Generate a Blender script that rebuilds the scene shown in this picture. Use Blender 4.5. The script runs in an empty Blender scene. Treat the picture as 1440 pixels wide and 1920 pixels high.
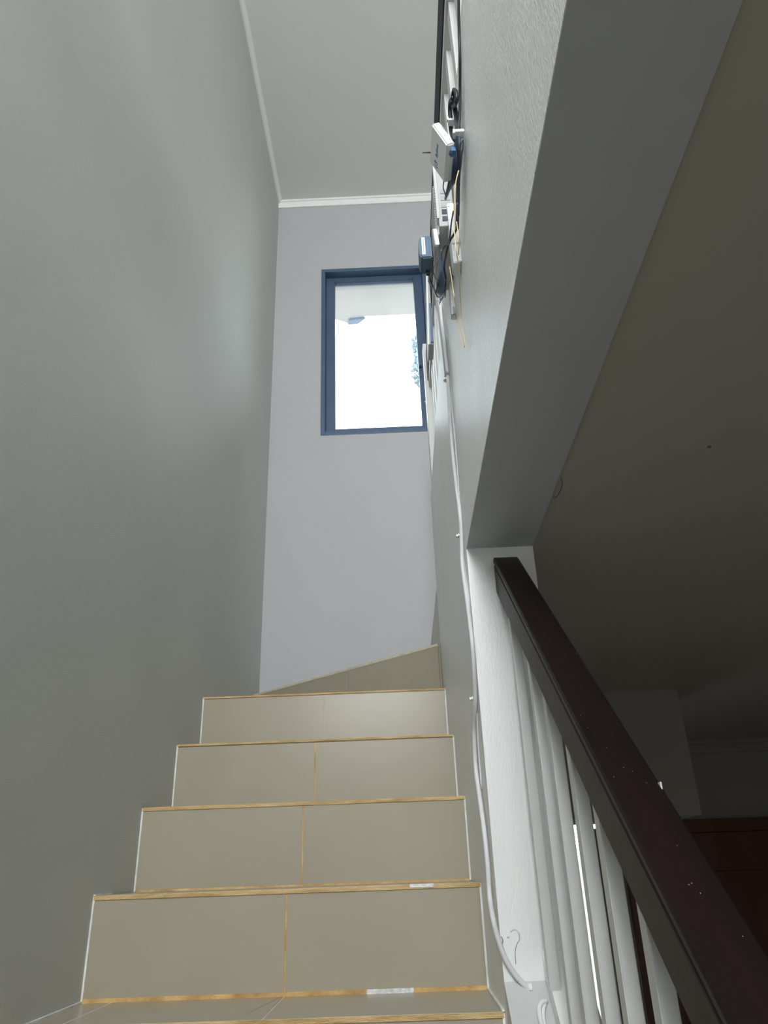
import bpy, bmesh, math, random
from mathutils import Vector, Matrix

# ---------------------------------------------------------------- camera, world, lights, exposure
S = bpy.context.scene
COL = S.collection
random.seed(4)
R=(0.999084, 0.028318, -0.032081); U=(0.041203, -0.434329, 0.899812); F=(-0.011547, 0.900309, 0.435098); FPX=1395.38
cam_data = bpy.data.cameras.new('camera')
cam = bpy.data.objects.new('camera', cam_data); COL.objects.link(cam)
cam.matrix_world = Matrix(((R[0], U[0], -F[0], 0.0), (R[1], U[1], -F[1], 0.0), (R[2], U[2], -F[2], 2.0), (0, 0, 0, 1)))
cam_data.sensor_fit = 'VERTICAL'; cam_data.sensor_height = 24.0
cam_data.lens = FPX / 1920.0 * 24.0
cam_data.clip_start = 0.02; cam_data.clip_end = 200
S.camera = cam

EXPOSURE = 0.0
S.view_settings.view_transform = 'Standard'
S.view_settings.look = 'None'
S.view_settings.gamma = 1.0
S.view_settings.use_curve_mapping = False
S.view_settings.exposure = EXPOSURE
S.cycles.use_denoising = True
S.cycles.max_bounces = 10
S.cycles.diffuse_bounces = 6
S.cycles.sample_clamp_indirect = 6.0

world = bpy.data.worlds.new('world'); S.world = world; world.use_nodes = True
wn = world.node_tree.nodes; wl = world.node_tree.links
for n in list(wn): wn.remove(n)
w_out = wn.new('ShaderNodeOutputWorld'); w_bg = wn.new('ShaderNodeBackground')
w_tc = wn.new('ShaderNodeTexCoord'); w_sep = wn.new('ShaderNodeSeparateXYZ'); w_ramp = wn.new('ShaderNodeValToRGB')
wl.new(w_tc.outputs['Generated'], w_sep.inputs[0]); wl.new(w_sep.outputs['Z'], w_ramp.inputs[0])
e = w_ramp.color_ramp.elements
e[0].position = 0.0; e[0].color = (0.18, 0.18, 0.175, 1)      # ground
e[1].position = 0.03; e[1].color = (0.86, 0.93, 1.0, 1)      # overcast sky
wl.new(w_ramp.outputs[0], w_bg.inputs['Color']); w_bg.inputs['Strength'].default_value = 7.0
wl.new(w_bg.outputs[0], w_out.inputs[0])

def area(name, loc, rot, sx, sy, power, color=(1, 1, 1), portal=False, spread=180):
    d = bpy.data.lights.new(name, 'AREA'); d.shape = 'RECTANGLE'; d.size = sx; d.size_y = sy
    d.energy = power; d.color = color; d.spread = math.radians(spread)
    if portal: d.cycles.is_portal = True
    o = bpy.data.objects.new(name, d); COL.objects.link(o); o.location = loc; o.rotation_euler = rot
    return o
PI = math.pi
# daylight through the stair window (a portal for the sky outside) and through the lower far window
area('stair_window_portal', (-0.055, 3.425, 4.62), (-PI/2, 0, 0), 0.6, 1.12, 1, portal=True)
area('far_window_portal', (0.81, 4.34, 1.52), (-PI/2, 0, 0), 0.5, 1.4, 1, portal=True)
# upper daylight from behind the viewer; the lower and side lamps are added fill
area('front_fill_lower', (1.0, -2.7, 1.4), (PI/2, 0, 0), 2.2, 2.0, 13, (1.0, 0.97, 0.92))  # added fill lifting the lower left wall; the front wall has no opening
area('front_daylight_upper', (-0.20, -2.7, 4.45), (PI/2, 0, 0), 0.8, 2.3, 145, (0.97, 0.99, 1.0))
area('side_fill_upper', (3.5, 0.3, 4.4), (0, PI/2, 0), 2.0, 4.0, 24, (0.97, 0.99, 1.0))  # added fill for the upper left wall and ceiling; end wall is solid
# added lamp before the solid left wall, brightening the partition opposite
area('left_fill_upper', (-0.61, -1.3, 4.3), (0, -PI/2, 0), 1.6, 1.2, 36, (0.95, 0.98, 1.0))

# ---------------------------------------------------------------- materials
def mat(name, color, rough=0.6, metal=0.0, bump=0.0, bscale=40.0, var=0.0, vscale=3.0, spec=0.5, var_color=None, coat=0.0, stretch=None, fine=0.0):
    m = bpy.data.materials.new(name); m.use_nodes = True
    nt = m.node_tree; N = nt.nodes; L = nt.links
    b = N['Principled BSDF']
    b.inputs['Base Color'].default_value = (*color, 1); b.inputs['Roughness'].default_value = rough
    b.inputs['Metallic'].default_value = metal; b.inputs['Specular IOR Level'].default_value = spec
    b.inputs['Coat Weight'].default_value = coat
    tc = N.new('ShaderNodeTexCoord'); src = tc.outputs['Object']
    if stretch:
        mp = N.new('ShaderNodeMapping'); mp.inputs['Scale'].default_value = stretch
        L.new(src, mp.inputs['Vector']); src = mp.outputs['Vector']
    if var > 0:
        n = N.new('ShaderNodeTexNoise'); n.inputs['Scale'].default_value = vscale; n.inputs['Detail'].default_value = 6
        L.new(src, n.inputs['Vector'])
        r = N.new('ShaderNodeValToRGB'); r.color_ramp.elements[0].position = 0.32; r.color_ramp.elements[1].position = 0.68
        c2 = var_color or tuple(c * (1 - var) for c in color)
        r.color_ramp.elements[0].color = (*c2, 1); r.color_ramp.elements[1].color = (*color, 1)
        L.new(n.outputs['Fac'], r.inputs[0]); L.new(r.outputs[0], b.inputs['Base Color'])
    if bump > 0:
        n = N.new('ShaderNodeTexNoise'); n.inputs['Scale'].default_value = bscale; n.inputs['Detail'].default_value = 8
        L.new(src, n.inputs['Vector'])
        bp = N.new('ShaderNodeBump'); bp.inputs['Strength'].default_value = bump; bp.inputs['Distance'].default_value = 0.01
        L.new(n.outputs['Fac'], bp.inputs['Height'])
        last = bp
        if fine > 0:
            n2 = N.new('ShaderNodeTexNoise'); n2.inputs['Scale'].default_value = 350; n2.inputs['Detail'].default_value = 3
            L.new(src, n2.inputs['Vector'])
            b2 = N.new('ShaderNodeBump'); b2.inputs['Strength'].default_value = fine; b2.inputs['Distance'].default_value = 0.002
            L.new(n2.outputs['Fac'], b2.inputs['Height']); L.new(bp.outputs[0], b2.inputs['Normal']); last = b2
        L.new(last.outputs[0], b.inputs['Normal'])
    return m

M_LEFT = mat('grey_green_wall_paint', (0.52, 0.54, 0.515), 0.62, bump=0.35, bscale=3.5, var=0.07, vscale=1.3, fine=0.25)
M_WALL = mat('white_wall_paint', (0.68, 0.70, 0.70), 0.6, bump=0.15, bscale=5, var=0.03, vscale=2, fine=0.15)
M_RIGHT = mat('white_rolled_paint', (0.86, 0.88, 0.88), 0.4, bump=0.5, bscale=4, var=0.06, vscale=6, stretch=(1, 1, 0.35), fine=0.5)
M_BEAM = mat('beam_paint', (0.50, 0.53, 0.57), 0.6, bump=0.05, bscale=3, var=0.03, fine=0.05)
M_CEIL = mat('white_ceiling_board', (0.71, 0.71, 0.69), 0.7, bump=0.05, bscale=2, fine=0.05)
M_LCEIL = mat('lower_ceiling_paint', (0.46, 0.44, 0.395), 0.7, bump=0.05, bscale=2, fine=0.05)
M_TRIM = mat('white_cornice', (0.80, 0.81, 0.79), 0.5)
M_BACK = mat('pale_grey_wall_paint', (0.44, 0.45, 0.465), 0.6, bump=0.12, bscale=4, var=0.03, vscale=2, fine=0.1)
M_TILE = mat('beige_polished_tile', (0.37, 0.335, 0.26), 0.27, var=0.06, vscale=5, bump=0.03, bscale=3, spec=0.32)
M_GROUT = mat('ochre_grout', (0.72, 0.48, 0.20), 0.8, var=0.35, vscale=22, var_color=(0.46, 0.27, 0.10), bump=0.5, bscale=120)
M_EDGE = mat('raw_tile_edge', (0.82, 0.60, 0.30), 0.75, var=0.3, vscale=16, var_color=(0.52, 0.34, 0.14), bump=0.6, bscale=140, stretch=(1, 6, 6))
M_PALEGROUT = mat('pale_grout', (0.62, 0.58, 0.46), 0.8, var=0.2, vscale=30)
M_CAULK = mat('white_caulk', (0.82, 0.82, 0.80), 0.6, var=0.25, vscale=30)
M_SMEAR = mat('white_paint_smear', (0.88, 0.88, 0.88), 0.6, var=0.35, vscale=90, bump=0.4, bscale=200)
M_FRAME = mat('flare_blue_aluminium', (0.075, 0.125, 0.21), 0.4, 0.2, var=0.1, vscale=8)  # near-black frame; the blue of the lens flare is put into its colour
M_WOOD = mat('dark_varnished_wood', (0.017, 0.0075, 0.007), 0.45, var=0.5, vscale=5, var_color=(0.010, 0.006, 0.006), bump=0.08, bscale=30, stretch=(6, 1, 1), spec=0.3)
M_RDARK = mat('blue_black_rail_paint', (0.022, 0.023, 0.032), 0.65, spec=0.2)
M_BAL = mat('white_gloss_paint', (0.60, 0.61, 0.61), 0.38, bump=0.2, bscale=25, var=0.05, vscale=12, fine=0.1)
M_DOOR = mat('red_brown_door_wood', (0.12, 0.042, 0.014), 0.4, var=0.5, vscale=3, var_color=(0.10, 0.03, 0.012), stretch=(6, 6, 0.6))
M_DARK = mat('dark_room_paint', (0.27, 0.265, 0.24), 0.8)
M_FLOOR = mat('lower_floor_tile', (0.46, 0.43, 0.37), 0.35, var=0.1)
M_WPLAS = mat('white_plastic', (0.82, 0.84, 0.86), 0.35)
M_GPLAS = mat('pale_grey_plastic', (0.46, 0.47, 0.46), 0.5)
M_GREYP = mat('mid_grey_plastic', (0.38, 0.40, 0.42), 0.5)
M_BLACK = mat('black_cord', (0.018, 0.02, 0.026), 0.45)
M_NVC = mat('blue_black_cord', (0.025, 0.045, 0.07), 0.5)
M_NAVY = mat('navy_plastic', (0.09, 0.15, 0.24), 0.4)
M_CABLE = mat('pale_grey_cable_sheath', (0.70, 0.70, 0.72), 0.4)
M_CONDUIT = mat('grey_cable_sheath', (0.36, 0.39, 0.42), 0.45)
M_YELLOW = mat('cream_fibre', (0.85, 0.66, 0.34), 0.5)
M_BLUE = mat('blue_connector', (0.03, 0.16, 0.34), 0.3)
M_INK = mat('dark_blue_print', (0.05, 0.14, 0.24), 0.6)
M_LABEL = mat('white_label', (0.9, 0.9, 0.9), 0.5)
M_CRACK = mat('crack_shadow', (0.16, 0.16, 0.16), 0.9)
M_PIPE = mat('blue_grey_metal', (0.30, 0.42, 0.58), 0.5)
M_CONC = mat('eave_concrete', (0.72, 0.72, 0.70), 0.8, var=0.1, vscale=4, bump=0.3, bscale=8)
M_LEAF = mat('foliage', (0.55, 0.66, 0.70), 0.6, var=0.3, vscale=20)  # dark green leaves; the pale bluish glare veil is mixed into the colour
M_BARK = mat('bark', (0.2, 0.15, 0.1), 0.9)
M_CURT = mat('grey_curtain', (0.45, 0.45, 0.43), 0.8)
mg = bpy.data.materials.new('window_glass'); mg.use_nodes = True
nt = mg.node_tree; nt.nodes.remove(nt.nodes['Principled BSDF'])
gt = nt.nodes.new('ShaderNodeBsdfTransparent'); gg = nt.nodes.new('ShaderNodeBsdfGlossy'); gm = nt.nodes.new('ShaderNodeMixShader')
gt.inputs[0].default_value = (0.96, 0.98, 0.98, 1); gg.inputs['Roughness'].default_value = 0.02
fr = nt.nodes.new('ShaderNodeFresnel'); fr.inputs[0].default_value = 1.45
nt.links.new(fr.outputs[0], gm.inputs[0]); nt.links.new(gt.outputs[0], gm.inputs[1]); nt.links.new(gg.outputs[0], gm.inputs[2])
nt.links.new(gm.outputs[0], nt.nodes['Material Output'].inputs[0])
M_GLASS = mg

# ---------------------------------------------------------------- helpers
def link(name, me, m, parent=None):
    o = bpy.data.objects.new(name, me); COL.objects.link(o)
    if m is not None and not me.materials: me.materials.append(m)
    if parent is not None:
        o.parent = parent
        o.matrix_parent_inverse = Matrix.Translation(-Vector(parent.location))
    return o
def fin(bm, name, smooth=False):
    me = bpy.data.meshes.new(name); bm.normal_update(); bm.to_mesh(me); bm.free()
    if smooth:
        for p in me.polygons: p.use_smooth = True
    return me
def bbox(bm, x0, x1, y0, y1, z0, z1, bev=0.0):
    r = bmesh.ops.create_cube(bm, size=1)
    vs = r['verts']
    bmesh.ops.scale(bm, vec=(abs(x1-x0), abs(y1-y0), abs(z1-z0)), verts=vs)
    bmesh.ops.translate(bm, vec=((x0+x1)/2, (y0+y1)/2, (z0+z1)/2), verts=vs)
    if bev > 0:
        es = {e for v in vs for e in v.link_edges}
        bmesh.ops.bevel(bm, geom=list(es), offset=bev, segments=2, affect='EDGES', profile=0.6)
def box(name, x0, x1, y0, y1, z0, z1, m, parent=None, bev=0.0):
    bm = bmesh.new(); bbox(bm, x0, x1, y0, y1, z0, z1, bev); return link(name, fin(bm, name), m, parent)
def boxes(name, lst, m, parent=None, bev=0.0):
    bm = bmesh.new()
    for b in lst: bbox(bm, *b, bev)
    return link(name, fin(bm, name), m, parent)
def prism(name, pts, axis, a0, a1, m, parent=None, bev=0.0):
    """polygon of 2-D points extruded along axis: 'x' -> pts are (y,z); 'z' -> pts are (x,y); 'y' -> pts are (x,z)"""
    bm = bmesh.new()
    def P(p, a): return {'x': (a, p[0], p[1]), 'y': (p[0], a, p[1]), 'z': (p[0], p[1], a)}[axis]
    A = [bm.verts.new(P(p, a0)) for p in pts]; B = [bm.verts.new(P(p, a1)) for p in pts]
    n = len(pts)
    bm.faces.new(A); bm.faces.new(B[::-1])
    for i in range(n): bm.faces.new((A[i], B[i], B[(i+1) % n], A[(i+1) % n]))
    bmesh.ops.recalc_face_normals(bm, faces=bm.faces[:])
    if bev > 0: bmesh.ops.bevel(bm, geom=bm.edges[:], offset=bev, segments=2, affect='EDGES')
    return link(name, fin(bm, name), m, parent)
def solid(name, spec, m, parent=None, bev=0.0, o0=0.0, o1=1.0):
    """box from a corner and three edge vectors"""
    C, a, b, c = [Vector(t) for t in spec]
    bm = bmesh.new(); r = bmesh.ops.create_cube(bm, size=1)
    for v in r['verts']:
        v.co = C + a*(v.co.x+.5) + b*(v.co.y+.5) + c*(v.co.z+.5)
    bmesh.ops.recalc_face_normals(bm, faces=bm.faces[:])
    if bev > 0: bmesh.ops.bevel(bm, geom=bm.edges[:], offset=bev, segments=2, affect='EDGES')
    return link(name, fin(bm, name), m, parent)
def spline(pts, sub=6):
    P = [Vector(p) for p in pts]; P = [P[0]*2-P[1]] + P + [P[-1]*2-P[-2]]; out = []
    for i in range(1, len(P)-2):
        for k in range(sub):
            t = k/sub; a, b, c, d = P[i-1:i+3]
            out.append(0.5*((2*b)+(c-a)*t+(2*a-5*b+4*c-d)*t*t+(3*b-a-3*c+d)*t**3))
    out.append(P[-2]); return out
def tube_bm(bm, pts, r, sides=8, sub=6):
    path = spline(pts, sub) if sub > 1 else [Vector(p) for p in pts]
    rings = []; up = Vector((0.3, 0.1, 0.9)).normalized()
    for i, p in enumerate(path):
        t = (path[min(i+1, len(path)-1)] - path[max(i-1, 0)]).normalized()
        n = (up - t*up.dot(t))
        if n.length < 1e-4: n = t.orthogonal()
        n.normalize(); up = n; b = t.cross(n)
        rr = r[min(i*len(r)//len(path), len(r)-1)] if isinstance(r, (list, tuple)) else r
        rings.append([bm.verts.new(p + n*math.cos(2*PI*k/sides)*rr + b*math.sin(2*PI*k/sides)*rr) for k in range(sides)])
    for a, b in zip(rings, rings[1:]):
        for k in range(sides): bm.faces.new((a[k], a[(k+1) % sides], b[(k+1) % sides], b[k]))
    bm.faces.new(rings[0][::-1]); bm.faces.new(rings[-1])
def tube(name, pts, r, m, parent=None, sides=8, sub=6):
    bm = bmesh.new(); tube_bm(bm, pts, r, sides, sub)
    bmesh.ops.recalc_face_normals(bm, faces=bm.faces[:])
    return link(name, fin(bm, name, True), m, parent)
def thing(name, label, cat, loc=(0, 0, 0), group=None):
    o = bpy.data.objects.new(name, None); COL.objects.link(o); o.location = loc
    o.empty_display_size = 0.05
    o['label'] = label; o['category'] = cat
    if group: o['group'] = group
    return o
def tag(o, label, cat, group=None):
    o['label'] = label; o['category'] = cat
    if group: o['group'] = group
    return o
def struct(o, label=None):
    o['kind'] = 'structure'
    if label: o['label'] = label
    return o

# ---------------------------------------------------------------- measures (metres, floor of the lower storey at z = 0)
XL, XR, X2 = -0.624, 0.144, 0.276        # left wall, partition left face, partition right face
RISE, GO = 0.18, 0.2395
Y0, Z0 = 1.402, 1.796                    # nosing of the lowest step in view
YP = 1.3725                              # front of the pier
YE = 2.485                               # far end of the partition
YB = 3.304                               # back wall
ZB = 2.576                               # underside of beam and lower ceiling
ZU = 2.876                               # upper floor
ZC = 5.7455                              # upper ceiling
ZT = 3.25                                # top of the partition
YF, XE, YFAR = -2.8, 3.6, 4.22           # front wall, right end wall, far wall of the lower room

# ---------------------------------------------------------------- setting
struct(box('floor', XL-0.15, XE, YF, YFAR+0.15, -0.12, 0.0, M_FLOOR))
struct(box('wall_left', XL-0.15, XL, YF, YB+0.12, 0.0, ZC+0.12, M_LEFT), 'smooth grey green painted wall along the left of the stairs')
# back wall with its window opening
WX0, WX1, WZ0, WZ1 = -0.358, 0.250, 4.052, 5.190
struct(boxes('wall_back', [(XL, WX0, YB, YB+0.15, ZB-0.3, ZC+0.12), (WX1, XE, YB, YB+0.15, ZU, ZC+0.12),
       (WX1, X2, YB, YB+0.15, ZB-0.3, ZU),
       (WX0, WX1, YB, YB+0.15, ZB-0.3, WZ0), (WX0, WX1, YB, YB+0.15, WZ1, ZC+0.12)], M_BACK), 'white back wall with a small window at the head of the stairs')
struct(box('ceiling', XL, XE, YF, YB, ZC, ZC+0.12, M_CEIL), 'white upper ceiling over the stairwell')
# partition: wall beside the stairs ending in a pier, beam above the open balustrade
struct(prism('wall_right', [(YP, 0), (YE, 0), (YE, ZT), (YF, ZT), (YF, ZB), (YP, ZB)], 'x', XR, X2, M_RIGHT), 'white partition right of the stairs ending in a pier, with beam overhead')
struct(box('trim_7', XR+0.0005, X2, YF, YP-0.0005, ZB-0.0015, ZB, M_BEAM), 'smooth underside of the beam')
# upper floor slab (its underside is the ceiling of the lower room)
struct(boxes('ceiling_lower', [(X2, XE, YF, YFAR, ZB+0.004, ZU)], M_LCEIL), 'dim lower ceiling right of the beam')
struct(box('floor_upper', X2, XE, YF, YB, ZU, ZU+0.012, M_FLOOR))
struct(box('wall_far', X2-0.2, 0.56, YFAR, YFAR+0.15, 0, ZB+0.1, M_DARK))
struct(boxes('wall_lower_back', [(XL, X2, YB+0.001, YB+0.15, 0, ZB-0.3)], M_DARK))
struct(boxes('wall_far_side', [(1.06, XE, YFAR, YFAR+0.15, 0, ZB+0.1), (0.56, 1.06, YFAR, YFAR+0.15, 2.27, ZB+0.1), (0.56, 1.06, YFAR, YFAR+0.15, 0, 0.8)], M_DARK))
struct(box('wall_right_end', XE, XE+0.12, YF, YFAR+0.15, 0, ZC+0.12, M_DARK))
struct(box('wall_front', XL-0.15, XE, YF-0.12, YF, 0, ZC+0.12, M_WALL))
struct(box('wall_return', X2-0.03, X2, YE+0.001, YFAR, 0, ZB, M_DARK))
# roof over the deeper part of the lower room
struct(box('ceiling_roof', XL-0.15, XE, YB+0.15, YFAR+0.3, ZB+0.10, ZB+0.22, M_CONC))
# bulkhead hanging under the lower ceiling
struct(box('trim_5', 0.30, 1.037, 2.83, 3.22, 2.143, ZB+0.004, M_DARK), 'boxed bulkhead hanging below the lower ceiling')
# cornices
def cornice(name, x0, x1, y0, y1, zt, h, d, side):
    prof = [(0, 0), (0, -h), (d*0.35, -h), (d*0.45, -h*0.7), (d*0.8, -h*0.35), (d, -h*0.3), (d, 0)]
    if side == 'left': return prism(name, [(x0+a, zt+b) for a, b in prof], 'y', y0, y1, M_TRIM)
    return prism(name, [(y1-a, zt+b) for a, b in prof], 'x', x0, x1, M_TRIM)
struct(cornice('trim_1', XL, XL, YF, YB, ZC, 0.020, 0.024, 'left'), 'thin white cornice along the left wall')
struct(cornice('trim_2', XL, XE, YB, YB, ZC, 0.045, 0.03, 'back'), 'thin white cornice above the window wall')
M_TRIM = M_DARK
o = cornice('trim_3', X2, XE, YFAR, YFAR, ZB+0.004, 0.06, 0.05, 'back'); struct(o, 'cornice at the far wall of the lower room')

# stair window
win = thing('window_1', 'small window with dark frame tinted in flare blue high on the back wall', 'window', (WX0, YB, WZ0)); win['kind'] = 'structure'
def ring(name, x0, x1, z0, z1, y0, y1, w, m, parent, wb=None, wt=None):
    wb = wb or w; wt = wt or w
    return boxes(name, [(x0, x0+w, y0, y1, z0, z1), (x1-w, x1, y0, y1, z0, z1), (x0+w, x1-w, y0, y1, z0, z0+wb), (x0+w, x1-w, y0, y1, z1-wt, z1)], m, parent, 0.0015)
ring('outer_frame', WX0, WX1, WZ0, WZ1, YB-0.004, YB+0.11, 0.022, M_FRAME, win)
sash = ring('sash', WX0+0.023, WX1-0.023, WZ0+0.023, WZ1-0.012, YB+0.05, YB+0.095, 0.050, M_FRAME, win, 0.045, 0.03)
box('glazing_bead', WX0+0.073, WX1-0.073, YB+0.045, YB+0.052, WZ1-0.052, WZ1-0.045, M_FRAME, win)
box('pane', WX0+0.073, WX1-0.073, YB+0.070, YB+0.074, WZ0+0.066, WZ1-0.040, M_GLASS, win)
box('screw_cap', WX1-0.055, WX1-0.049, YB+0.044, YB+0.050, WZ0+0.21, WZ0+0.216, M_WPLAS, win)
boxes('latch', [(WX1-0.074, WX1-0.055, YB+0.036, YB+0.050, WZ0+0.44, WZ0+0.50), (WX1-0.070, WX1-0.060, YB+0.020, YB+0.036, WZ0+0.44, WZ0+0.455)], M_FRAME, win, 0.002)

# lower far window with curtain, and the wooden door
w2 = thing('window_2', 'bright window in the far wall of the lower room', 'window', (0.56, YFAR, 0.8)); w2['kind'] = 'structure'
ring('window_frame', 0.56, 1.06, 0.8, 2.27, YFAR+0.02, YFAR+0.10, 0.035, M_WALL, w2)
box('pane', 0.595, 1.025, YFAR+0.06, YFAR+0.064, 0.835, 2.235, M_GLASS, w2)
bm = bmesh.new()
n = 26; pr = []
for i in range(n+1):
    t = i/n; pr.append((0.925+0.16*t, YFAR-0.03+0.012*math.sin(t*6*PI)))
vs = [(bm.verts.new((x, y, 0.35)), bm.verts.new((x, y, 2.155)), bm.verts.new((x, y-0.004, 2.155)), bm.verts.new((x, y-0.004, 0.35))) for x, y in pr]
for a, b in zip(vs, vs[1:]):
    for k in range(4): bm.faces.new((a[k], a[(k+1) % 4], b[(k+1) % 4], b[k]))
bm.faces.new(vs[0]); bm.faces.new(vs[-1][::-1]); bmesh.ops.recalc_face_normals(bm, faces=bm.faces[:])
cu = thing('curtain', 'narrow grey curtain beside the bright lower window', 'curtain', (1.0, YFAR, 0.35))
link('curtain_cloth', fin(bm, 'curtain_cloth', True), M_CURT, cu)
boxes('curtain_rail', [(0.91, 1.10, YFAR-0.045, YFAR-0.02, 2.155, 2.165), (1.09, 1.10, YFAR-0.03, YFAR+0.001, 2.15, 2.165)], M_GREYP, cu)
dr = thing('door_1', 'dark red brown wooden door in the far wall of the lower room', 'door', (1.2, YFAR, 0)); dr['kind'] = 'structure'
boxes('door_frame', [(1.10, 1.16, YFAR-0.04, YFAR+0.01, 0, 2.19), (2.66, 2.72, YFAR-0.04, YFAR+0.01, 0, 2.19), (1.16, 2.66, YFAR-0.04, YFAR+0.01, 2.13, 2.19)], M_DOOR, dr, 0.003)
for k in range(2):
    xa = 1.162+0.749*k
    lf = box('door_leaf', xa, xa+0.745, YFAR-0.032, YFAR+0.01, 0.005, 2.128, M_DOOR, dr, 0.002)
    for za, zb in ((0.2, 0.95), (1.1, 1.95)):
        box('door_panel', xa+0.12, xa+0.625, YFAR-0.040, YFAR-0.031, za, zb, M_DOOR, lf, 0.003)
    box('door_handle', xa+(0.69 if k == 0 else 0.03), xa+(0.715 if k == 0 else 0.055), YFAR-0.075, YFAR-0.031, 1.0, 1.12, M_GREYP, lf, 0.004)

# outside: eave above the window and a tree
ev = thing('roof_eave', 'pale concrete eave outside above the stair window', 'eave', (0, YB+0.15, 5.5))
bm = bmesh.new()
prism('eave_slab', [(-2.4, YB+0.155), (3.2, YB+0.155), (3.2, 4.09), (-0.14, 4.088), (-0.20, 4.145), (-0.262, 4.150), (-0.348, 4.105), (-2.4, 4.10)], 'z', 5.50, 5.64, M_CONC, ev)
prism('eave_bracket', [(-0.262, 4.148), (-0.248, 4.100), (-0.135, 4.090), (-0.19, 4.144)], 'z', 5.482, 5.4995, M_PIPE, ev)
bm.free()
tr = thing('tree', 'tall slender tree with glare-paled leaves outside beside the window sash', 'tree', (0.62, 9.0, 0.0))
tube('trunk', [(0.62, 9, 0), (0.60, 9, 3), (0.62, 9, 6), (0.61, 9, 8.9)], [0.12, 0.1, 0.08, 0.05], M_BARK, tr)
bm = bmesh.new()
for i in range(1700):
    z = random.uniform(8.30, 9.45); t = (z-8.30)/1.15
    rad = (0.29*math.sin(PI*min(1, 0.12+t*0.86))**0.6) * (0.85+0.15*math.sin(z*9))
    a = random.uniform(0, 2*PI); rr = rad*random.uniform(0.3, 1)**0.5
    c = Vector((0.62+rr*math.cos(a), 9+rr*math.sin(a), z)); s = random.uniform(0.03, 0.06)
    u = Vector((random.gauss(0, 1), random.gauss(0, 1), random.gauss(0, 1))).normalized(); v = u.orthogonal().normalized()
    bm.faces.new([bm.verts.new(c+u*s), bm.verts.new(c+v*s*0.5), bm.verts.new(c-u*s), bm.verts.new(c-v*s*0.5)])
lv = link('foliage', fin(bm, 'foliage'), M_LEAF, tr); lv['kind'] = 'stuff'

# ---------------------------------------------------------------- staircase
st = thing('staircase', 'beige tiled staircase with yellow edged treads climbing to a winder', 'staircase', (XL, Y0, 0))
XM = (XL+XR)/2
G = 0.0015
core = []
pts = [(YE, 0.0)]
lo = -9
ya = Y0 + GO*lo
prof = [(ya+0.012, 0.0)]
for i in range(lo, 5):
    y = Y0+GO*i; z = Z0+RISE*i
    prof += [(y+0.012, z-0.009)]
    if i < 4: prof += [(y+GO+0.012, z-0.009)]
prof += [(YB, Z0+RISE*4-0.009), (YB, 0.0)]
prism('stair_core', prof, 'x', XL+0.001, XR-0.001, M_PALEGROUT, st)
for i in range(lo, 5):
    y = Y0+GO*i; z = Z0+RISE*i
    gm_ = M_PALEGROUT if i == 4 else M_GROUT
    # riser tiles
    for x0, x1 in ((XL+0.004, XM-G), (XM+G, XR-0.004)):
        box('riser_tile', x0, x1, y+0.001, y+0.013, z-RISE+0.0012, z-0.0085, M_TILE, st, 0.0006)
    box('joint_grout', XM-G, XM+G, y+0.0018, y+0.012, z-RISE+0.001, z-0.0085, gm_, st)
    # tread tiles, raw front edge, grout where the tread meets the next riser
    yb = y+GO+0.001 if i < 4 else YE
    if i < 4:
        xs = [(XL+0.004, XM-G), (XM+G, XR-0.004)]
        if i == 0: xs = [(XL+0.004, -0.566), (-0.5635, XM-G), (XM+G, XR-0.004)]
        for x0, x1 in xs:
            box('tread_tile', x0, x1, y+0.0022, yb-0.003, z-0.008, z, M_TILE, st, 0.0005)
        boxes('back_grout', [(XL+0.004, XR-0.004, yb-0.003, yb+0.0008, z-0.006, z+(0.007 if i == 0 else 0.004))], M_GROUT, st)
    if i < 4: box('joint_grout', XM-G, XM+G, y+0.0022, yb-0.003, z-0.0075, z-0.0006, M_PALEGROUT, st)
    if i == 0: box('joint_grout', -0.5662, -0.5633, y+0.0022, yb-0.003, z-0.0075, z-0.0004, M_CAULK, st)
    boxes('tread_edge', [(XL+0.002, XR-0.002, y-0.0012, y+0.0022, z-0.0085 if i < 3 else z-0.006, z-0.0004)], M_EDGE, st, 0.0005)
    if i >= 0:
        for nm, x0, x1 in (('caulk_line', XL+0.0003, XL+0.0042), ('caulk_line', XR-0.0042, XR-0.0003)):
            box(nm, x0, x1, y-0.0006, y+0.004, z-RISE+0.001, z-0.002, M_CAULK, st)
for q_ in ((XL+0.0003, XL+0.0045, Y0, Y0+GO, Z0, Z0+0.003), (XR-0.0045, XR-0.0003, Y0, Y0+GO, Z0, Z0+0.003), (XL+0.0003, XL+0.0045, Y0+GO, Y0+GO*1.4, Z0+RISE-0.001, Z0+RISE+0.002)):
    box('caulk_line', *q_, M_CAULK, st)
# dried paint smears on two of the edges
smA = box('paint_smear', 0.003, 0.051, Y0+GO-0.0026, Y0+GO+0.001, Z0+RISE-0.006, Z0+RISE+0.0004, M_SMEAR, st, 0.001)
smB = box('paint_smear', -0.085, 0.003, Y0+GO-0.006, Y0+GO-0.0005, Z0-0.001, Z0+0.0075, M_SMEAR, st, 0.0015)
# crack across the lowest visible tread
tube('tile_crack', [(-0.246, Y0+GO-0.004, Z0+0.0001), (-0.262, Y0+GO-0.10, Z0+0.0001), (-0.275, Y0+GO-0.18, Z0+0.0001)], 0.00028, M_CRACK, st, 5)
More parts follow.
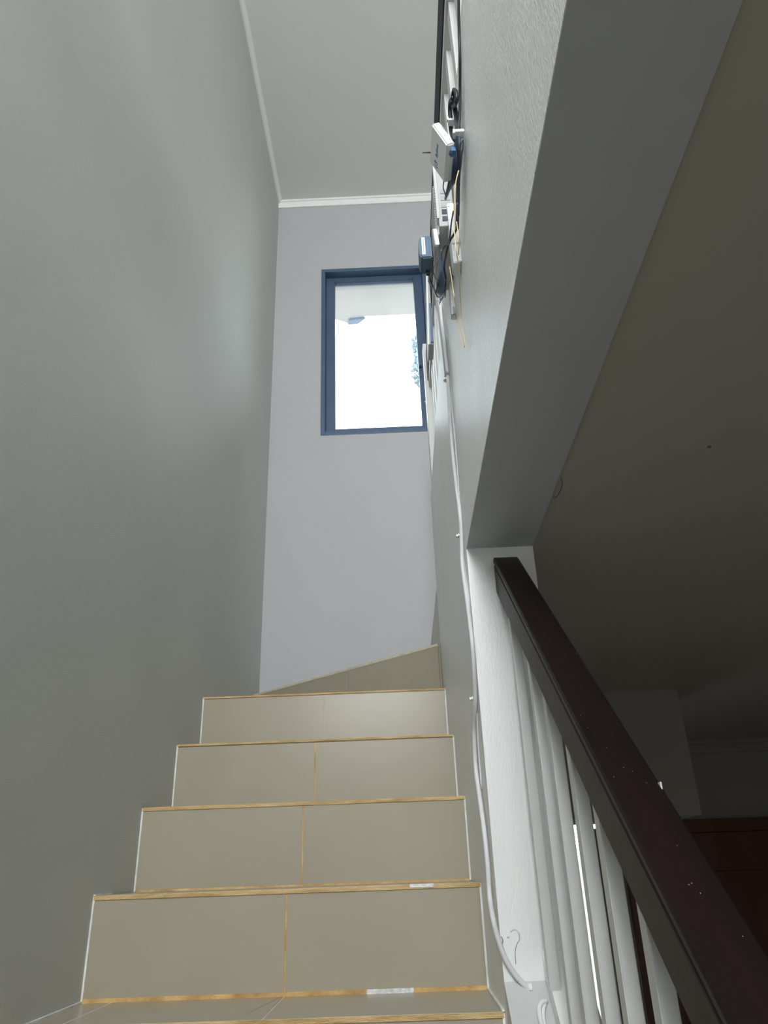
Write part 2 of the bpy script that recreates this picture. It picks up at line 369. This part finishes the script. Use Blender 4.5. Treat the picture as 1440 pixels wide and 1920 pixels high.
# upper landing of the flight and winder
Z4 = Z0+RISE*4; Z5 = Z4+RISE
box('tread_tile', XL+0.002, XR-0.002, Y0+GO*4+0.0022, YB-0.002, Z4-0.0085, Z4, M_TILE, st)
A = Vector((XR-0.010, 2.490)); B = Vector((XL+0.003, 3.167))
d = (B-A).normalized(); nrm = Vector((d.y, -d.x)) * -1
if nrm.y < 0: nrm = -nrm
mid = A + (B-A)*0.43
def wind(name, p, q, z0, z1, off, th, m):
    prism(name, [tuple(p+nrm*off), tuple(q+nrm*off), tuple(q+nrm*(off+th)), tuple(p+nrm*(off+th))], 'z', z0, z1, m, st)
wind('riser_tile', A, mid-d*0.001, Z4+0.001, Z5-0.0085, 0.0, 0.012, M_TILE)
wind('riser_tile', mid+d*0.001, B, Z4+0.001, Z5-0.0085, 0.0, 0.012, M_TILE)
wind('tread_edge', A, B, Z5-0.0085, Z5, -0.001, 0.006, M_PALEGROUT)
prism('winder_tread', [tuple(A+nrm*0.006), tuple(B+nrm*0.006), (XL+0.001, YB-0.001), (XR-0.001, YB-0.001), (XR-0.001, YE+0.004)], 'z', Z4+0.0005, Z5-0.0005, M_TILE, st)
struct(box('floor_landing', XR, 1.2, YE+0.004, YB-0.001, Z5-0.1, ZU+0.02, M_TILE))

# ---------------------------------------------------------------- lower balustrade
SL = 0.79
def zline(z_at_pier, y): return z_at_pier - SL*(YP-y)
YEND = -0.9
# sloping kerb under the balustrade
kerb = prism('stair_kerb', [(YP-0.0005, zline(1.839, YP)), (YEND, zline(1.839, YEND)), (YEND, 0.0), (YP-0.0005, 0.0)], 'x', XR, X2, M_BAL)
struct(kerb, 'white sloping kerb below the white balusters'); kerb.name = 'trim_4'
rl = thing('stair_railing', 'dark wooden handrail on white square balusters beside the lower steps', 'railing', (0.215, YP, 1.84))
HT, HB = 2.549, 2.481
hx0, hx1 = 0.195, 0.245
bm = bmesh.new()
sec = [(hx0, -0.0), (hx0+0.002, 0.004), (hx1-0.003, 0.004), (hx1, 0.0), (hx1, -0.068), (hx0, -0.068), (hx0, -0.014), (hx0+0.0025, -0.012), (hx0+0.0025, -0.009), (hx0, -0.007)]
rows = []
for y in (YP-0.0005, YEND):
    rows.append([bm.verts.new((x, y, zline(HT, y)+dz)) for x, dz in sec])
k = len(sec)
for a in range(k): bm.faces.new((rows[0][a], rows[0][(a+1) % k], rows[1][(a+1) % k], rows[1][a]))
bm.faces.new(rows[0]); bm.faces.new(rows[1][::-1]); bmesh.ops.recalc_face_normals(bm, faces=bm.faces[:])
link('handrail', fin(bm, 'handrail'), M_WOOD, rl)
bm = bmesh.new(); rs = random.Random(11)
for k in range(26):
    y = rs.uniform(0.35, 1.0); x = rs.uniform(hx0+0.004, hx1-0.004); s_ = rs.uniform(0.00012, 0.0003); z = zline(HT, y)+0.0041
    bbox(bm, x-s_, x+s_, y-s_, y+s_, z-0.0006, z+0.0003)
y = 0.757; bbox(bm, hx1-0.0030, hx1-0.0015, y-0.005, y+0.004, zline(HT, y)-0.001, zline(HT, y)+0.0055)
pf = link('paint_specks', fin(bm, 'paint_specks'), M_LABEL, rl); pf['kind'] = 'stuff'
bx0, bx1 = 0.205, 0.2212
# bottom rail
prism('bottom_rail', [(YP-0.0005, zline(1.881, YP)), (YEND, zline(1.881, YEND)), (YEND, zline(1.846, YEND)), (YP-0.0005, zline(1.846, YP))], 'x', 0.2075, 0.245, M_LABEL, rl, 0.0015)
by = [1.334, 1.186, 1.091, 0.979, 0.880, 0.765] + [0.765-0.108*k for k in range(1, 15)]
for y in by:
    if y-0.024 < YEND: break
    prism('baluster', [(y, zline(1.88, y)), (y-0.023, zline(1.88, y-0.023)), (y-0.023, zline(HB, y-0.023)-0.0003), (y, zline(HB, y)-0.0003)], 'x', bx0, bx1, M_BAL, rl, 0.0012)
npst = boxes('newel_post', [(0.19, 0.25, YEND-0.06, YEND, 0.0, zline(HT, YEND)+0.06)], M_BAL, rl, 0.003)

# ---------------------------------------------------------------- upper balustrade
ur = thing('landing_railing', 'dark flat top rail on white balusters above the partition', 'railing', (0.17, 1.0, ZT))
box('top_rail', 0.1600, 0.1700, -2.0, YE-0.05, 3.745, 3.880, M_RDARK, ur, 0.0015)
box('top_batten', 0.1630, 0.2000, -2.0, YE-0.05, 3.715, 3.7445, M_BAL, ur, 0.001)
box('bottom_rail', 0.1560, 0.1980, -2.0, YE-0.05, ZT+0.0005, ZT+0.035, M_BAL, ur, 0.002)
y = -0.2
ys = []
while y < YE-0.1:
    box('baluster', 0.1680, 0.1900, y, y+0.035, ZT+0.036, 3.7145, M_BAL, ur, 0.0012); y += 0.108
box('end_post', 0.150, 0.200, YE-0.05, YE-0.001, ZT+0.0005, 3.93, M_BAL, ur, 0.002)

# ---------------------------------------------------------------- cable down the wall
W = XR-0.004
cb = thing('wall_cable', 'pale grey cable clipped down the partition and round the pier', 'cable', (0.1400, 1.4120, 2.6200))
main = [(0.1380, 1.4298, 3.2592), (0.1390, 1.4357, 3.1909), (0.1390, 1.4123, 3.0923), (0.1395, 1.4097, 3.0113), (0.1390, 1.4175, 2.9465), (0.1390, 1.4404, 2.8618), (0.1390, 1.4198, 2.7491), (0.1390, 1.3930, 2.6660), (0.1390, 1.4020, 2.6156),
        (0.1370, 1.4106, 2.5544), (0.1380, 1.3890, 2.4785), (0.1380, 1.3555, 2.3730), (0.1390, 1.3999, 2.2840), (0.1370, 1.4514, 2.2348), (0.1360, 1.4701, 2.1698), (0.1360, 1.4380, 2.1110), (0.1360, 1.4084, 2.0566), (0.1360, 1.3991, 2.0063), (0.1350, 1.3981, 1.9582), (0.1340, 1.3642, 1.9286)]
front = [(0.1374, 1.3600, 1.9064), (0.1456, 1.3620, 1.8767), (0.1584, 1.3640, 1.8532), (0.1755, 1.3650, 1.8342), (0.1950, 1.3660, 1.8237), (0.2111, 1.3660, 1.8204)]
tube('cable_run', main+front, 0.0043, M_CABLE, cb, 10)
tube('thin_cable', [(0.1420, 1.4267, 3.0175), (0.1420, 1.3946, 2.8888), (0.1420, 1.3946, 2.7941), (0.1420, 1.4057, 2.7096), (0.1420, 1.4054, 2.6230), (0.1420, 1.4175, 2.5569), (0.1420, 1.3860, 2.4663), (0.1420, 1.3821, 2.3597), (0.1420, 1.4101, 2.2860), (0.1420, 1.4463, 2.2047), (0.1420, 1.4536, 2.1303)], 0.0016, M_CABLE, cb, 6)
tube('grey_sheath', [(0.1370, 1.4434, 3.2764), (0.1385, 1.4417, 3.1993), (0.1385, 1.4178, 3.0997), (0.1390, 1.4107, 3.0211)], 0.0066, M_CONDUIT, cb, 10)
def clip(px):
    C = Vector(px)
    bm = bmesh.new()
    bbox(bm, XR-0.0115, XR-0.0006, C.y-0.0075, C.y+0.0075, C.z-0.0026, C.z+0.0026, 0.001)
    bbox(bm, XR-0.0150, XR-0.0116, C.y-0.0040, C.y+0.0040, C.z-0.0024, C.z+0.0024, 0.001)
    link('cable_clip', fin(bm, 'cable_clip'), M_LABEL, cb)
for p in ((0.1400, 1.4147, 3.0149), (0.1400, 1.4120, 2.6200), (0.1400, 1.4100, 2.2861)): clip(p)
c = Vector((0.1822, 1.3660, 1.8268))
boxes('cable_clip', [(c.x-0.003, c.x+0.003, YP-0.014, YP-0.0006, c.z-0.009, c.z+0.010), (c.x-0.002, c.x+0.002, YP-0.018, YP-0.013, c.z+0.002, c.z+0.006)], M_LABEL, cb, 0.001)
sc = thing('slack_cable', 'loop of white cable on the kerb at the foot of the pier', 'cable', (0.1892, 1.3300, 1.8094))
tube('cable_loop', [(0.2012, 1.3400, 1.8158), (0.1932, 1.3300, 1.8160), (0.1870, 1.3200, 1.8109), (0.1851, 1.3100, 1.8025), (0.1838, 1.2900, 1.7926), (0.1812, 1.2600, 1.7758)], 0.0035, M_LABEL, sc, 8)
tube('cable_loop', [(0.1983, 1.3350, 1.8125), (0.1938, 1.3250, 1.8087), (0.1901, 1.3100, 1.7991), (0.1887, 1.2900, 1.7893), (0.1857, 1.2600, 1.7757)], 0.003, M_LABEL, sc, 8)

# paint damage on the pier and marks on the beam and ceiling
pk = thing('paint_flake', 'flaked paint patch and crack low on the pier', 'paint flake', (0.1676, 1.3725, 1.9047))
tube('flake_edge', [(0.1610, 1.3722, 1.9071), (0.1655, 1.3722, 1.9100), (0.1706, 1.3722, 1.9091), (0.1743, 1.3722, 1.9045)], 0.0011, M_CAULK, pk, 5)
tube('flake_edge', [(0.1543, 1.3722, 1.9006), (0.1586, 1.3722, 1.9005)], 0.0018, M_CAULK, pk, 5)
tube('hairline_crack', [(0.1744, 1.3724, 1.9045), (0.1742, 1.3724, 1.8955), (0.1693, 1.3724, 1.8890), (0.1656, 1.3724, 1.8789), (0.1646, 1.3724, 1.8622)], 0.0005, M_CRACK, pk, 5)
tube('hairline_crack', [(0.1458, 1.3724, 1.9009), (0.1478, 1.3724, 1.8949), (0.1455, 1.3724, 1.8890)], 0.0008, M_CRACK, pk, 5)
mk = thing('ceiling_mark', 'curled hairline mark beside the beam edge on the lower ceiling', 'ceiling mark', (0.2811, 1.1282, 2.5770))
tube('mark_line', [(0.2819, 1.0968, 2.5795), (0.2881, 1.1200, 2.5795), (0.2896, 1.1477, 2.5795), (0.2867, 1.1677, 2.5795), (0.2801, 1.1671, 2.5795)], 0.0007, M_CRACK, mk, 5)
mk = thing('beam_scuff', 'small grey scuff on the underside of the beam', 'scuff', (0.1517, 0.4824, 2.5750))
tube('scuff_line', [(0.1446, 0.4867, 2.5757), (0.1469, 0.4821, 2.5757), (0.1526, 0.4813, 2.5757), (0.1584, 0.4810, 2.5757)], 0.0009, M_CRACK, mk, 5)
mk = thing('ceiling_hole', 'small dark screw hole in the lower ceiling', 'hole', (0.4968, 1.0134, 2.5790))
c = Vector((0.4968, 1.0134, 2.5790))
prism('hole_rim', [(c.x+0.0028*math.cos(a*PI/4)*(1+.3*(a % 2)), c.y+0.0028*math.sin(a*PI/4)) for a in range(8)], 'z', 2.5785, 2.581, M_CRACK, mk)
# crack strip between the beam and the lower ceiling
tube('trim_6', [(X2+0.0005, YP+0.0, ZB+0.003), (X2+0.0005, 0.9, ZB+0.0035), (X2+0.0005, 0.2, ZB+0.003), (X2+0.0005, YF+0.01, ZB+0.003)], 0.0008, M_BEAM, None, 5)
struct(bpy.data.objects['trim_6'], 'hairline joint between beam and lower ceiling')

# ---------------------------------------------------------------- network gear on the partition
# small white modem hanging tilted
md = thing('modem', 'small white modem with blue plug hanging tilted at the top', 'modem', (0.1100, 0.8122, 3.0333))
spec = ((0.1100, 0.8122, 3.0333), (-0.02130, 0.00147, 0.05422), (0.01322, 0.00046, 0.00518), (-0.00147, 0.07095, -0.00250))
solid('modem_body', spec, M_WPLAS, md, 0.0022)
C, ea, eb, ec = [Vector(t) for t in spec]
ua, ub, uc = ea.normalized(), eb.normalized(), ec.normalized()
def on_face(o, u, v, w, su, sv, depth, name, m, parent):
    """thin plate centred at o on a face spanned by u, v with outward normal w"""
    bm = bmesh.new(); r = bmesh.ops.create_cube(bm, size=1)
    for vv in r['verts']: vv.co = o + u*(vv.co.x*su) + v*(vv.co.y*sv) + w*(vv.co.z*depth)
    bmesh.ops.recalc_face_normals(bm, faces=bm.faces[:])
    return link(name, fin(bm, name), m, parent)
for t in (0.66, 0.72):
    on_face(C+ea*t+eb*0.86, ua, ub, -uc, 0.0022, 0.0035, 0.0006, 'status_light', M_GREYP, md)
on_face(C+eb*0.75+ec*0.22-ua*0.002, uc, ub, -ua, 0.009, 0.009, 0.006, 'port', M_BLUE, md)
# printed logo on the broad face (spanned by ea and ec, outward -eb)
def text_mesh(name, body, size, origin, xdir, ydir, m, parent, xs=1.0):
    cu = bpy.data.curves.new(name, 'FONT'); cu.body = body; cu.size = size; cu.extrude = 0.00012
    to = bpy.data.objects.new(name+'_tmp', cu); COL.objects.link(to)
    dg = bpy.context.evaluated_depsgraph_get(); me = bpy.data.meshes.new_from_object(to.evaluated_get(dg))
    COL.objects.unlink(to); bpy.data.objects.remove(to)
    z = xdir.cross(ydir).normalized()
    for v in me.vertices: v.co = origin + xdir*v.co.x*xs + ydir*v.co.y + z*(v.co.z+0.0002)
    me.materials.clear(); me.materials.append(m); me.name = name
    return link(name, me, None, parent)
fo = C + ea*0.50 + ec*0.90
text_mesh('logo_print', '(3', 0.0155, fo, -uc, ua, M_INK, md)
text_mesh('name_print', 'Bolinet', 0.0120, fo-uc*0.020, -uc, ua, M_INK, md, 0.72)
# vented router
ro = thing('vented_router', 'slim pale grey vented router standing against the partition', 'router', (0.125, 1.12, 3.10))
RX0, RX1, RY0, RY1, RZ0, RZ1 = 0.110, 0.1405, 1.030, 1.205, 3.090, 3.258
body = box('router_body', RX0, RX1, RY0, RY1, RZ0, RZ1, M_GPLAS, ro, 0.004)
bm = bmesh.new()
for k in range(30):
    z = RZ0+0.010+k*0.0050
    bbox(bm, RX0-0.0022, RX0+0.001, RY0+0.045, RY1-0.035, z, z+0.0024)
vt = link('vent_slats', fin(bm, 'vent_slats'), M_BAL, ro); vt['kind'] = 'stuff'
boxes('router_rim', [(RX0-0.003, RX0+0.002, RY0-0.001, RY0+0.012, RZ0+0.02, RZ1+0.001)], M_BAL, ro, 0.001)
for k in range(5):
    box('port', RX0+0.007, RX1-0.006, RY0-0.0012, RY0+0.003, RZ0+0.012+k*0.018, RZ0+0.024+k*0.018, M_NVC if k < 2 else M_GREYP, ro)
# white wall plate behind the adapter
wp = thing('wall_plate', 'small bright white plate beside the black adapter', 'wall plate', (0.12, 1.2, 3.1))
prism('plate', [(1.0369, 3.0502), (1.0632, 3.0720), (1.0977, 3.1538), (1.0632, 3.1187)], 'x', 0.101, 0.1085, M_WPLAS, wp, 0.001)
box('plate_bracket', 0.1085, 0.1105, 1.045, 1.085, 3.085, 3.12, M_GPLAS, wp)
# power adapter
ad = thing('power_adapter', 'dark blue black power adapter with white label', 'power adapter', (0.1000, 1.1124, 3.0945))
q = Vector((0.1000, 1.1124, 3.0945)); 
p2 = Vector((0.0747, 1.1124, 3.0960))
pt = Vector((0.0907, 1.1124, 3.1539))
AX0, AX1, AY0, AZ0, AZ1 = p2.x, q.x, q.y, q.z, pt.z
bm = bmesh.new()
AD = 0.048
sec = [(AX0+0.004, AZ0), (AX1, AZ0), (AX1, AZ1), (AX0+0.007, AZ1), (AX0, AZ1-0.008), (AX0, AZ0+0.010)]
f_ = [bm.verts.new((x, AY0, z)) for x, z in sec]; b_ = [bm.verts.new((x, AY0+AD, z)) for x, z in sec]
for a in range(6): bm.faces.new((f_[a], f_[(a+1) % 6], b_[(a+1) % 6], b_[a]))
bm.faces.new(f_); bm.faces.new(b_[::-1]); bmesh.ops.recalc_face_normals(bm, faces=bm.faces[:])
bmesh.ops.bevel(bm, geom=bm.edges[:], offset=0.0025, segments=2, affect='EDGES')
link('adapter_body', fin(bm, 'adapter_body'), M_NAVY, ad)
box('label_plate', AX0+0.0055, AX0+0.0125, AY0-0.0006, AY0+0.001, AZ0+0.008, AZ1-0.006, M_LABEL, ad, 0.0002)
box('label_print', AX0+0.0082, AX0+0.0098, AY0-0.0009, AY0, AZ0+0.013, AZ1-0.011, M_GREYP, ad)
tube('adapter_cord', [(0.0950, 1.1833, 3.1235), (0.1000, 1.2280, 3.1506), (0.1080, 1.2568, 3.1543), (0.1180, 1.3056, 3.1752), (0.1280, 1.3617, 3.2043)], 0.0016, M_BLACK, ad, 6)
box('cord_grommet', AX1-0.012, AX1-0.005, AY0+AD-0.012, AY0+AD-0.005, AZ0-0.008, AZ0+0.002, M_BLACK, ad, 0.001)
# power strip
ps = thing('power_strip', 'long white power strip fixed upright below the adapter', 'power strip', (0.135, 1.80, 3.50))
prism('strip_body', [(0.1295, 3.408), (0.1437, 3.408), (0.1437, 3.640), (0.1370, 3.668)], 'y', 1.780, 1.860, M_GREYP, ps, 0.002)
prism('strip_cover', [(0.1262, 3.404), (0.1294, 3.404), (0.1388, 3.672), (0.1352, 3.672)], 'y', 1.776, 1.864, M_LABEL, ps, 0.001)
prism('socket_face', [(0.1345, 3.412), (0.1432, 3.412), (0.1432, 3.560), (0.1375, 3.560)], 'y', 1.774, 1.7805, M_NAVY, ps, 0.001)
# fibre terminal box and trunking
tb = thing('fibre_terminal_box', 'white rectangular fibre terminal box with cream fibres in front', 'junction box', (0.13, 1.0, 3.0))
prism('terminal_body', [(0.1287, 2.985), (0.1437, 2.989), (0.1437, 3.135), (0.1262, 3.135)], 'y', 1.0175, 1.052, M_WPLAS, tb, 0.0015)
prism('terminal_lid', [(0.1292, 3.030), (0.1432, 3.032), (0.1432, 3.132), (0.1268, 3.132)], 'y', 1.0150, 1.0176, M_WPLAS, tb, 0.0006)
box('lid_screw', 0.1285, 0.1305, 1.0140, 1.0152, 3.122, 3.124, M_GREYP, tb)
tk = thing('cable_trunking', 'narrow white cable trunking with open grey lower end', 'trunking', (0.135, 1.10, 2.95))
boxes('trunking_body', [(0.1362, 0.1436, 1.180, 1.198, 3.006, 3.168)], M_WPLAS, tk, 0.001)
box('trunking_lid', 0.1350, 0.1363, 1.181, 1.197, 3.007, 3.167, M_GPLAS, tk, 0.0005)
box('trunking_end', 0.1380, 0.1430, 1.1785, 1.182, 3.0055, 3.024, M_GREYP, tk)
# cords
bc = thing('black_cord_bundle', 'long black cord coiled and tied above the modem', 'cord', (0.1300, 0.8303, 3.0832))
tube('cord', [(0.1390, 0.6893, 3.2825), (0.1390, 0.7177, 3.2481), (0.1390, 0.7467, 3.2131), (0.1390, 0.7680, 3.1785), (0.1390, 0.8028, 3.1496), (0.1370, 0.8202, 3.1147), (0.1320, 0.8265, 3.0781), (0.1320, 0.8393, 3.0793)], 0.0024, M_BLACK, bc, 6)
for k in range(6):
    o_ = k*1.9
    tube('coil_strand', [(Vector((0.1290, 0.8181, 3.1508))+Vector((0.0006*k, 0.001*k, -0.004*k))), Vector((0.1290, 0.8299, 3.1418))+Vector((0.0011*k, 0.0, 0.001*k)), Vector((0.1300, 0.8304, 3.1067))+Vector((0.0013*k, 0.0, 0)), Vector((0.1300, 0.8433, 3.0847))+Vector((0.0013*k, 0, 0))], 0.00145, M_BLACK, bc, 6)
tube('coil_loop', [(0.1300, 0.8079, 3.1603), (0.1290, 0.8200, 3.1616), (0.1300, 0.8332, 3.1530), (0.1310, 0.8005, 3.1204), (0.1310, 0.7951, 3.1363), (0.1300, 0.8079, 3.1603)], 0.0034, M_BLACK, bc, 6)
tube('coil_loop', [(0.1280, 0.8161, 3.1507), (0.1270, 0.8365, 3.1715), (0.1270, 0.8528, 3.1723), (0.1270, 0.8597, 3.1544), (0.1280, 0.8734, 3.1454), (0.1300, 0.8561, 3.0986)], 0.0038, M_BLACK, bc, 6)
bd = thing('black_cord_drop', 'sheaf of black cords falling beside the modem', 'cord', (0.1300, 0.8544, 3.0758))
tube('cord', [(0.1310, 0.8664, 3.1226), (0.1300, 0.8738, 3.1070), (0.1240, 0.8653, 3.0642), (0.1210, 0.9044, 3.0627), (0.1190, 0.9682, 3.0907)], 0.0024, M_NVC, bd, 6)
tube('cord', [(0.1310, 0.8599, 3.1141), (0.1300, 0.8672, 3.0985), (0.1249, 0.8618, 3.0597), (0.1220, 0.8990, 3.0563), (0.1202, 0.9626, 3.0896)], 0.0024, M_NVC, bd, 6)
tube('cord', [(0.1310, 0.8535, 3.1057), (0.1300, 0.8606, 3.0902), (0.1258, 0.8583, 3.0553), (0.1230, 0.8938, 3.0501), (0.1214, 0.9571, 3.0885)], 0.0024, M_NVC, bd, 6)
tube('cord', [(0.1310, 0.8472, 3.0974), (0.1300, 0.8542, 3.0820), (0.1267, 0.8549, 3.0511), (0.1240, 0.8887, 3.0440), (0.1226, 0.9517, 3.0876)], 0.0024, M_NVC, bd, 6)
tube('cord', [(0.1310, 0.8409, 3.0893), (0.1300, 0.8479, 3.0739), (0.1276, 0.8516, 3.0469), (0.1250, 0.8838, 3.0381), (0.1238, 0.9464, 3.0868)], 0.0024, M_NVC, bd, 6)
tube('cord', [(0.1310, 0.8348, 3.0813), (0.1300, 0.8416, 3.0659), (0.1285, 0.8483, 3.0428), (0.1260, 0.8790, 3.0323), (0.1250, 0.9413, 3.0861)], 0.0024, M_NVC, bd, 6)
tube('cord', [(0.1310, 0.8287, 3.0734), (0.1300, 0.8355, 3.0580), (0.1310, 0.8550, 3.0509), (0.1310, 0.8816, 3.0389), (0.1300, 0.8897, 3.0358)], 0.0024, M_NVC, bd, 6)
tube('cord', [(0.1310, 0.8228, 3.0656), (0.1300, 0.8294, 3.0503), (0.1310, 0.8482, 3.0425), (0.1310, 0.8763, 3.0326), (0.1300, 0.9139, 3.0044)], 0.0024, M_NVC, bd, 6)
tube('cord', [(0.1310, 0.8169, 3.0579), (0.1300, 0.8235, 3.0427), (0.1310, 0.8416, 3.0342), (0.1310, 0.8710, 3.0263), (0.1300, 0.9324, 2.9774)], 0.0024, M_NVC, bd, 6)
tube('cord', [(0.1310, 0.8111, 3.0503), (0.1300, 0.8176, 3.0352), (0.1310, 0.8350, 3.0261), (0.1310, 0.8658, 3.0201), (0.1300, 0.9098, 2.9838)], 0.0024, M_NVC, bd, 6)
t1 = thing('cable_tie', 'white tie round the narrow black coil', 'cable tie', (0.1270, 0.8555, 3.1447))
c = Vector((0.1270, 0.8555, 3.1447)); boxes('tie_band', [(c.x-0.0055, c.x+0.0060, c.y-0.006, c.y+0.006, c.z-0.0025, c.z+0.0025)], M_LABEL, t1, 0.001)
boxes('tie_head', [(c.x-0.0075, c.x-0.0040, c.y-0.006, c.y, c.z-0.001, c.z+0.006)], M_LABEL, t1, 0.0008)
t2 = thing('cable_tie', 'white tie round the thick black bundle touching the wall', 'cable tie', (0.1310, 0.8269, 3.0760))
c = Vector((0.1310, 0.8269, 3.0760)); boxes('tie_band', [(c.x-0.0075, c.x+0.0105, c.y-0.008, c.y+0.006, c.z-0.0032, c.z+0.0032)], M_LABEL, t2, 0.0014)
boxes('tie_head', [(c.x-0.0085, c.x-0.0050, c.y-0.009, c.y-0.003, c.z-0.007, c.z+0.002)], M_LABEL, t2, 0.0008)
lp = thing('grey_strap', 'thin grey loop of wire against the wall beside the black bundle', 'wire', (0.1390, 0.8290, 3.0655))
tube('strap_wire', [(0.1405, 0.8310, 3.0719), (0.1380, 0.8357, 3.0692), (0.1370, 0.8542, 3.0749), (0.1380, 0.8672, 3.0655), (0.1405, 0.8475, 3.0688), (0.1405, 0.8316, 3.0714)], 0.0011, M_GREYP, lp, 6)
tube('strap_wire', [(0.1400, 0.8503, 3.0827), (0.1400, 0.8594, 3.0749), (0.1400, 0.8772, 3.0714), (0.1390, 0.9040, 3.0714), (0.1390, 0.9230, 3.0678)], 0.0012, M_CONDUIT, lp, 6)
# modem lead
ml = thing('modem_lead', 'thin dark lead curving from the blue plug down the modem', 'cord', (0.1200, 0.8323, 3.0396))
tube('lead', [(0.1180, 0.8013, 3.0007), (0.1160, 0.8228, 3.0267), (0.1140, 0.8567, 3.0605), (0.1130, 0.8817, 3.0812), (0.1130, 0.8947, 3.0725), (0.1095, 0.8936, 3.0482), (0.1090, 0.9053, 3.0466), (0.1130, 0.9228, 3.0537), (0.1180, 0.9555, 3.0776)], 0.0010, M_BLACK, ml, 6)
boxes('lead_plug', [(Vector((0.1175, 0.8023, 3.0045)).x-0.0035, Vector((0.1175, 0.8023, 3.0045)).x+0.003, Vector((0.1175, 0.8023, 3.0045)).y-0.006, Vector((0.1175, 0.8023, 3.0045)).y+0.004, Vector((0.1175, 0.8023, 3.0045)).z-0.004, Vector((0.1175, 0.8023, 3.0045)).z+0.004)], M_BLUE, ml, 0.0008)
# knotted and looped black cords below the router
kc = thing('looped_cord', 'looped black cord bundle hanging below the router with pointed lower end', 'cord', (0.1200, 1.1769, 3.1013))
tube('loop_body', [(0.1030, 0.9611, 2.9618), (0.1030, 0.9778, 2.9513), (0.1030, 0.9971, 2.9391), (0.1040, 1.0345, 2.9454), (0.1070, 1.0878, 2.9734), (0.1120, 1.1715, 3.0318)], [0.002, 0.0028, 0.004, 0.0052, 0.0066, 0.0078, 0.0082, 0.0072, 0.0050, 0.0025], M_NAVY, kc, 10)
tube('cord', [(0.1165, 0.8631, 2.9442), (0.1160, 0.9009, 2.9568), (0.1150, 0.9323, 2.9573), (0.1050, 0.9259, 2.9333), (0.1010, 0.9866, 2.9724), (0.0990, 1.1121, 3.0608), (0.0980, 1.0687, 3.0007), (0.0960, 1.0042, 2.9279), (0.0960, 1.0605, 2.9570), (0.0980, 1.0376, 2.9250), (0.0980, 0.9706, 2.8661), (0.0980, 0.9214, 2.8329), (0.0990, 0.9005, 2.8367)], 0.0013, M_BLACK, kc, 6)
tube('cord', [(0.1165, 0.8120, 2.9057), (0.1150, 0.8275, 2.8839), (0.1150, 0.8436, 2.8821), (0.1100, 0.8794, 2.9006), (0.1050, 0.8814, 2.8882), (0.1030, 0.9055, 2.8919), (0.1030, 0.9431, 2.9054), (0.1060, 0.9642, 2.8959), (0.1120, 1.0610, 2.9465)], 0.0019, M_BLACK, kc, 6)
tube('cord_tail', [(0.1190, 1.2766, 3.1503), (0.1220, 1.3096, 3.1598), (0.1240, 1.2898, 3.1283)], 0.0009, M_BLACK, kc, 5)
tube('cord_tail', [(0.1190, 1.2398, 3.1170), (0.1220, 1.2843, 3.1373), (0.1240, 1.2746, 3.1195)], 0.0009, M_BLACK, kc, 5)
# fibre
yf = thing('fibre_lead', 'thin cream fibre lead looping down the wall and back up', 'fibre cable', (0.1140, 0.8173, 2.8895))
tube('fibre', [(0.1220, 0.7982, 2.9577), (0.1170, 0.8033, 2.9410), (0.1135, 0.8133, 2.9187), (0.1130, 0.8305, 2.9041), (0.1130, 0.8457, 2.8867), (0.1130, 0.8487, 2.8621), (0.1150, 0.8606, 2.8466), (0.1240, 0.9214, 2.8718), (0.1300, 0.9795, 2.8910), (0.1340, 1.0164, 2.8883), (0.1370, 1.0460, 2.8657), (0.1390, 1.0574, 2.8393), (0.1395, 1.0690, 2.8355), (0.1390, 1.0920, 2.8646), (0.1380, 1.1129, 2.9114), (0.1360, 1.1075, 2.9426), (0.1225, 1.0062, 2.8918), (0.1225, 1.0194, 2.9466), (0.1220, 1.0285, 2.9869)], 0.0009, M_YELLOW, yf, 6)
tube('fibre', [(0.1155, 0.8289, 2.9339), (0.1145, 0.8267, 2.8998), (0.1155, 0.8284, 2.8683), (0.1170, 0.8337, 2.8520), (0.1180, 0.8634, 2.8515)], 0.0008, M_YELLOW, yf, 6)
hk = thing('nail', 'thin black nail sticking out left of the modem', 'nail', (0.0900, 0.8909, 3.1168))
tube('nail_shank', [(0.0900, 1.0278, 3.2885), (0.0950, 0.9404, 3.1788), (0.1445, Vector((0.0950, 0.9404, 3.1788)).y+0.005, Vector((0.0950, 0.9404, 3.1788)).z)], 0.0013, M_BLACK, hk, 6, 1)
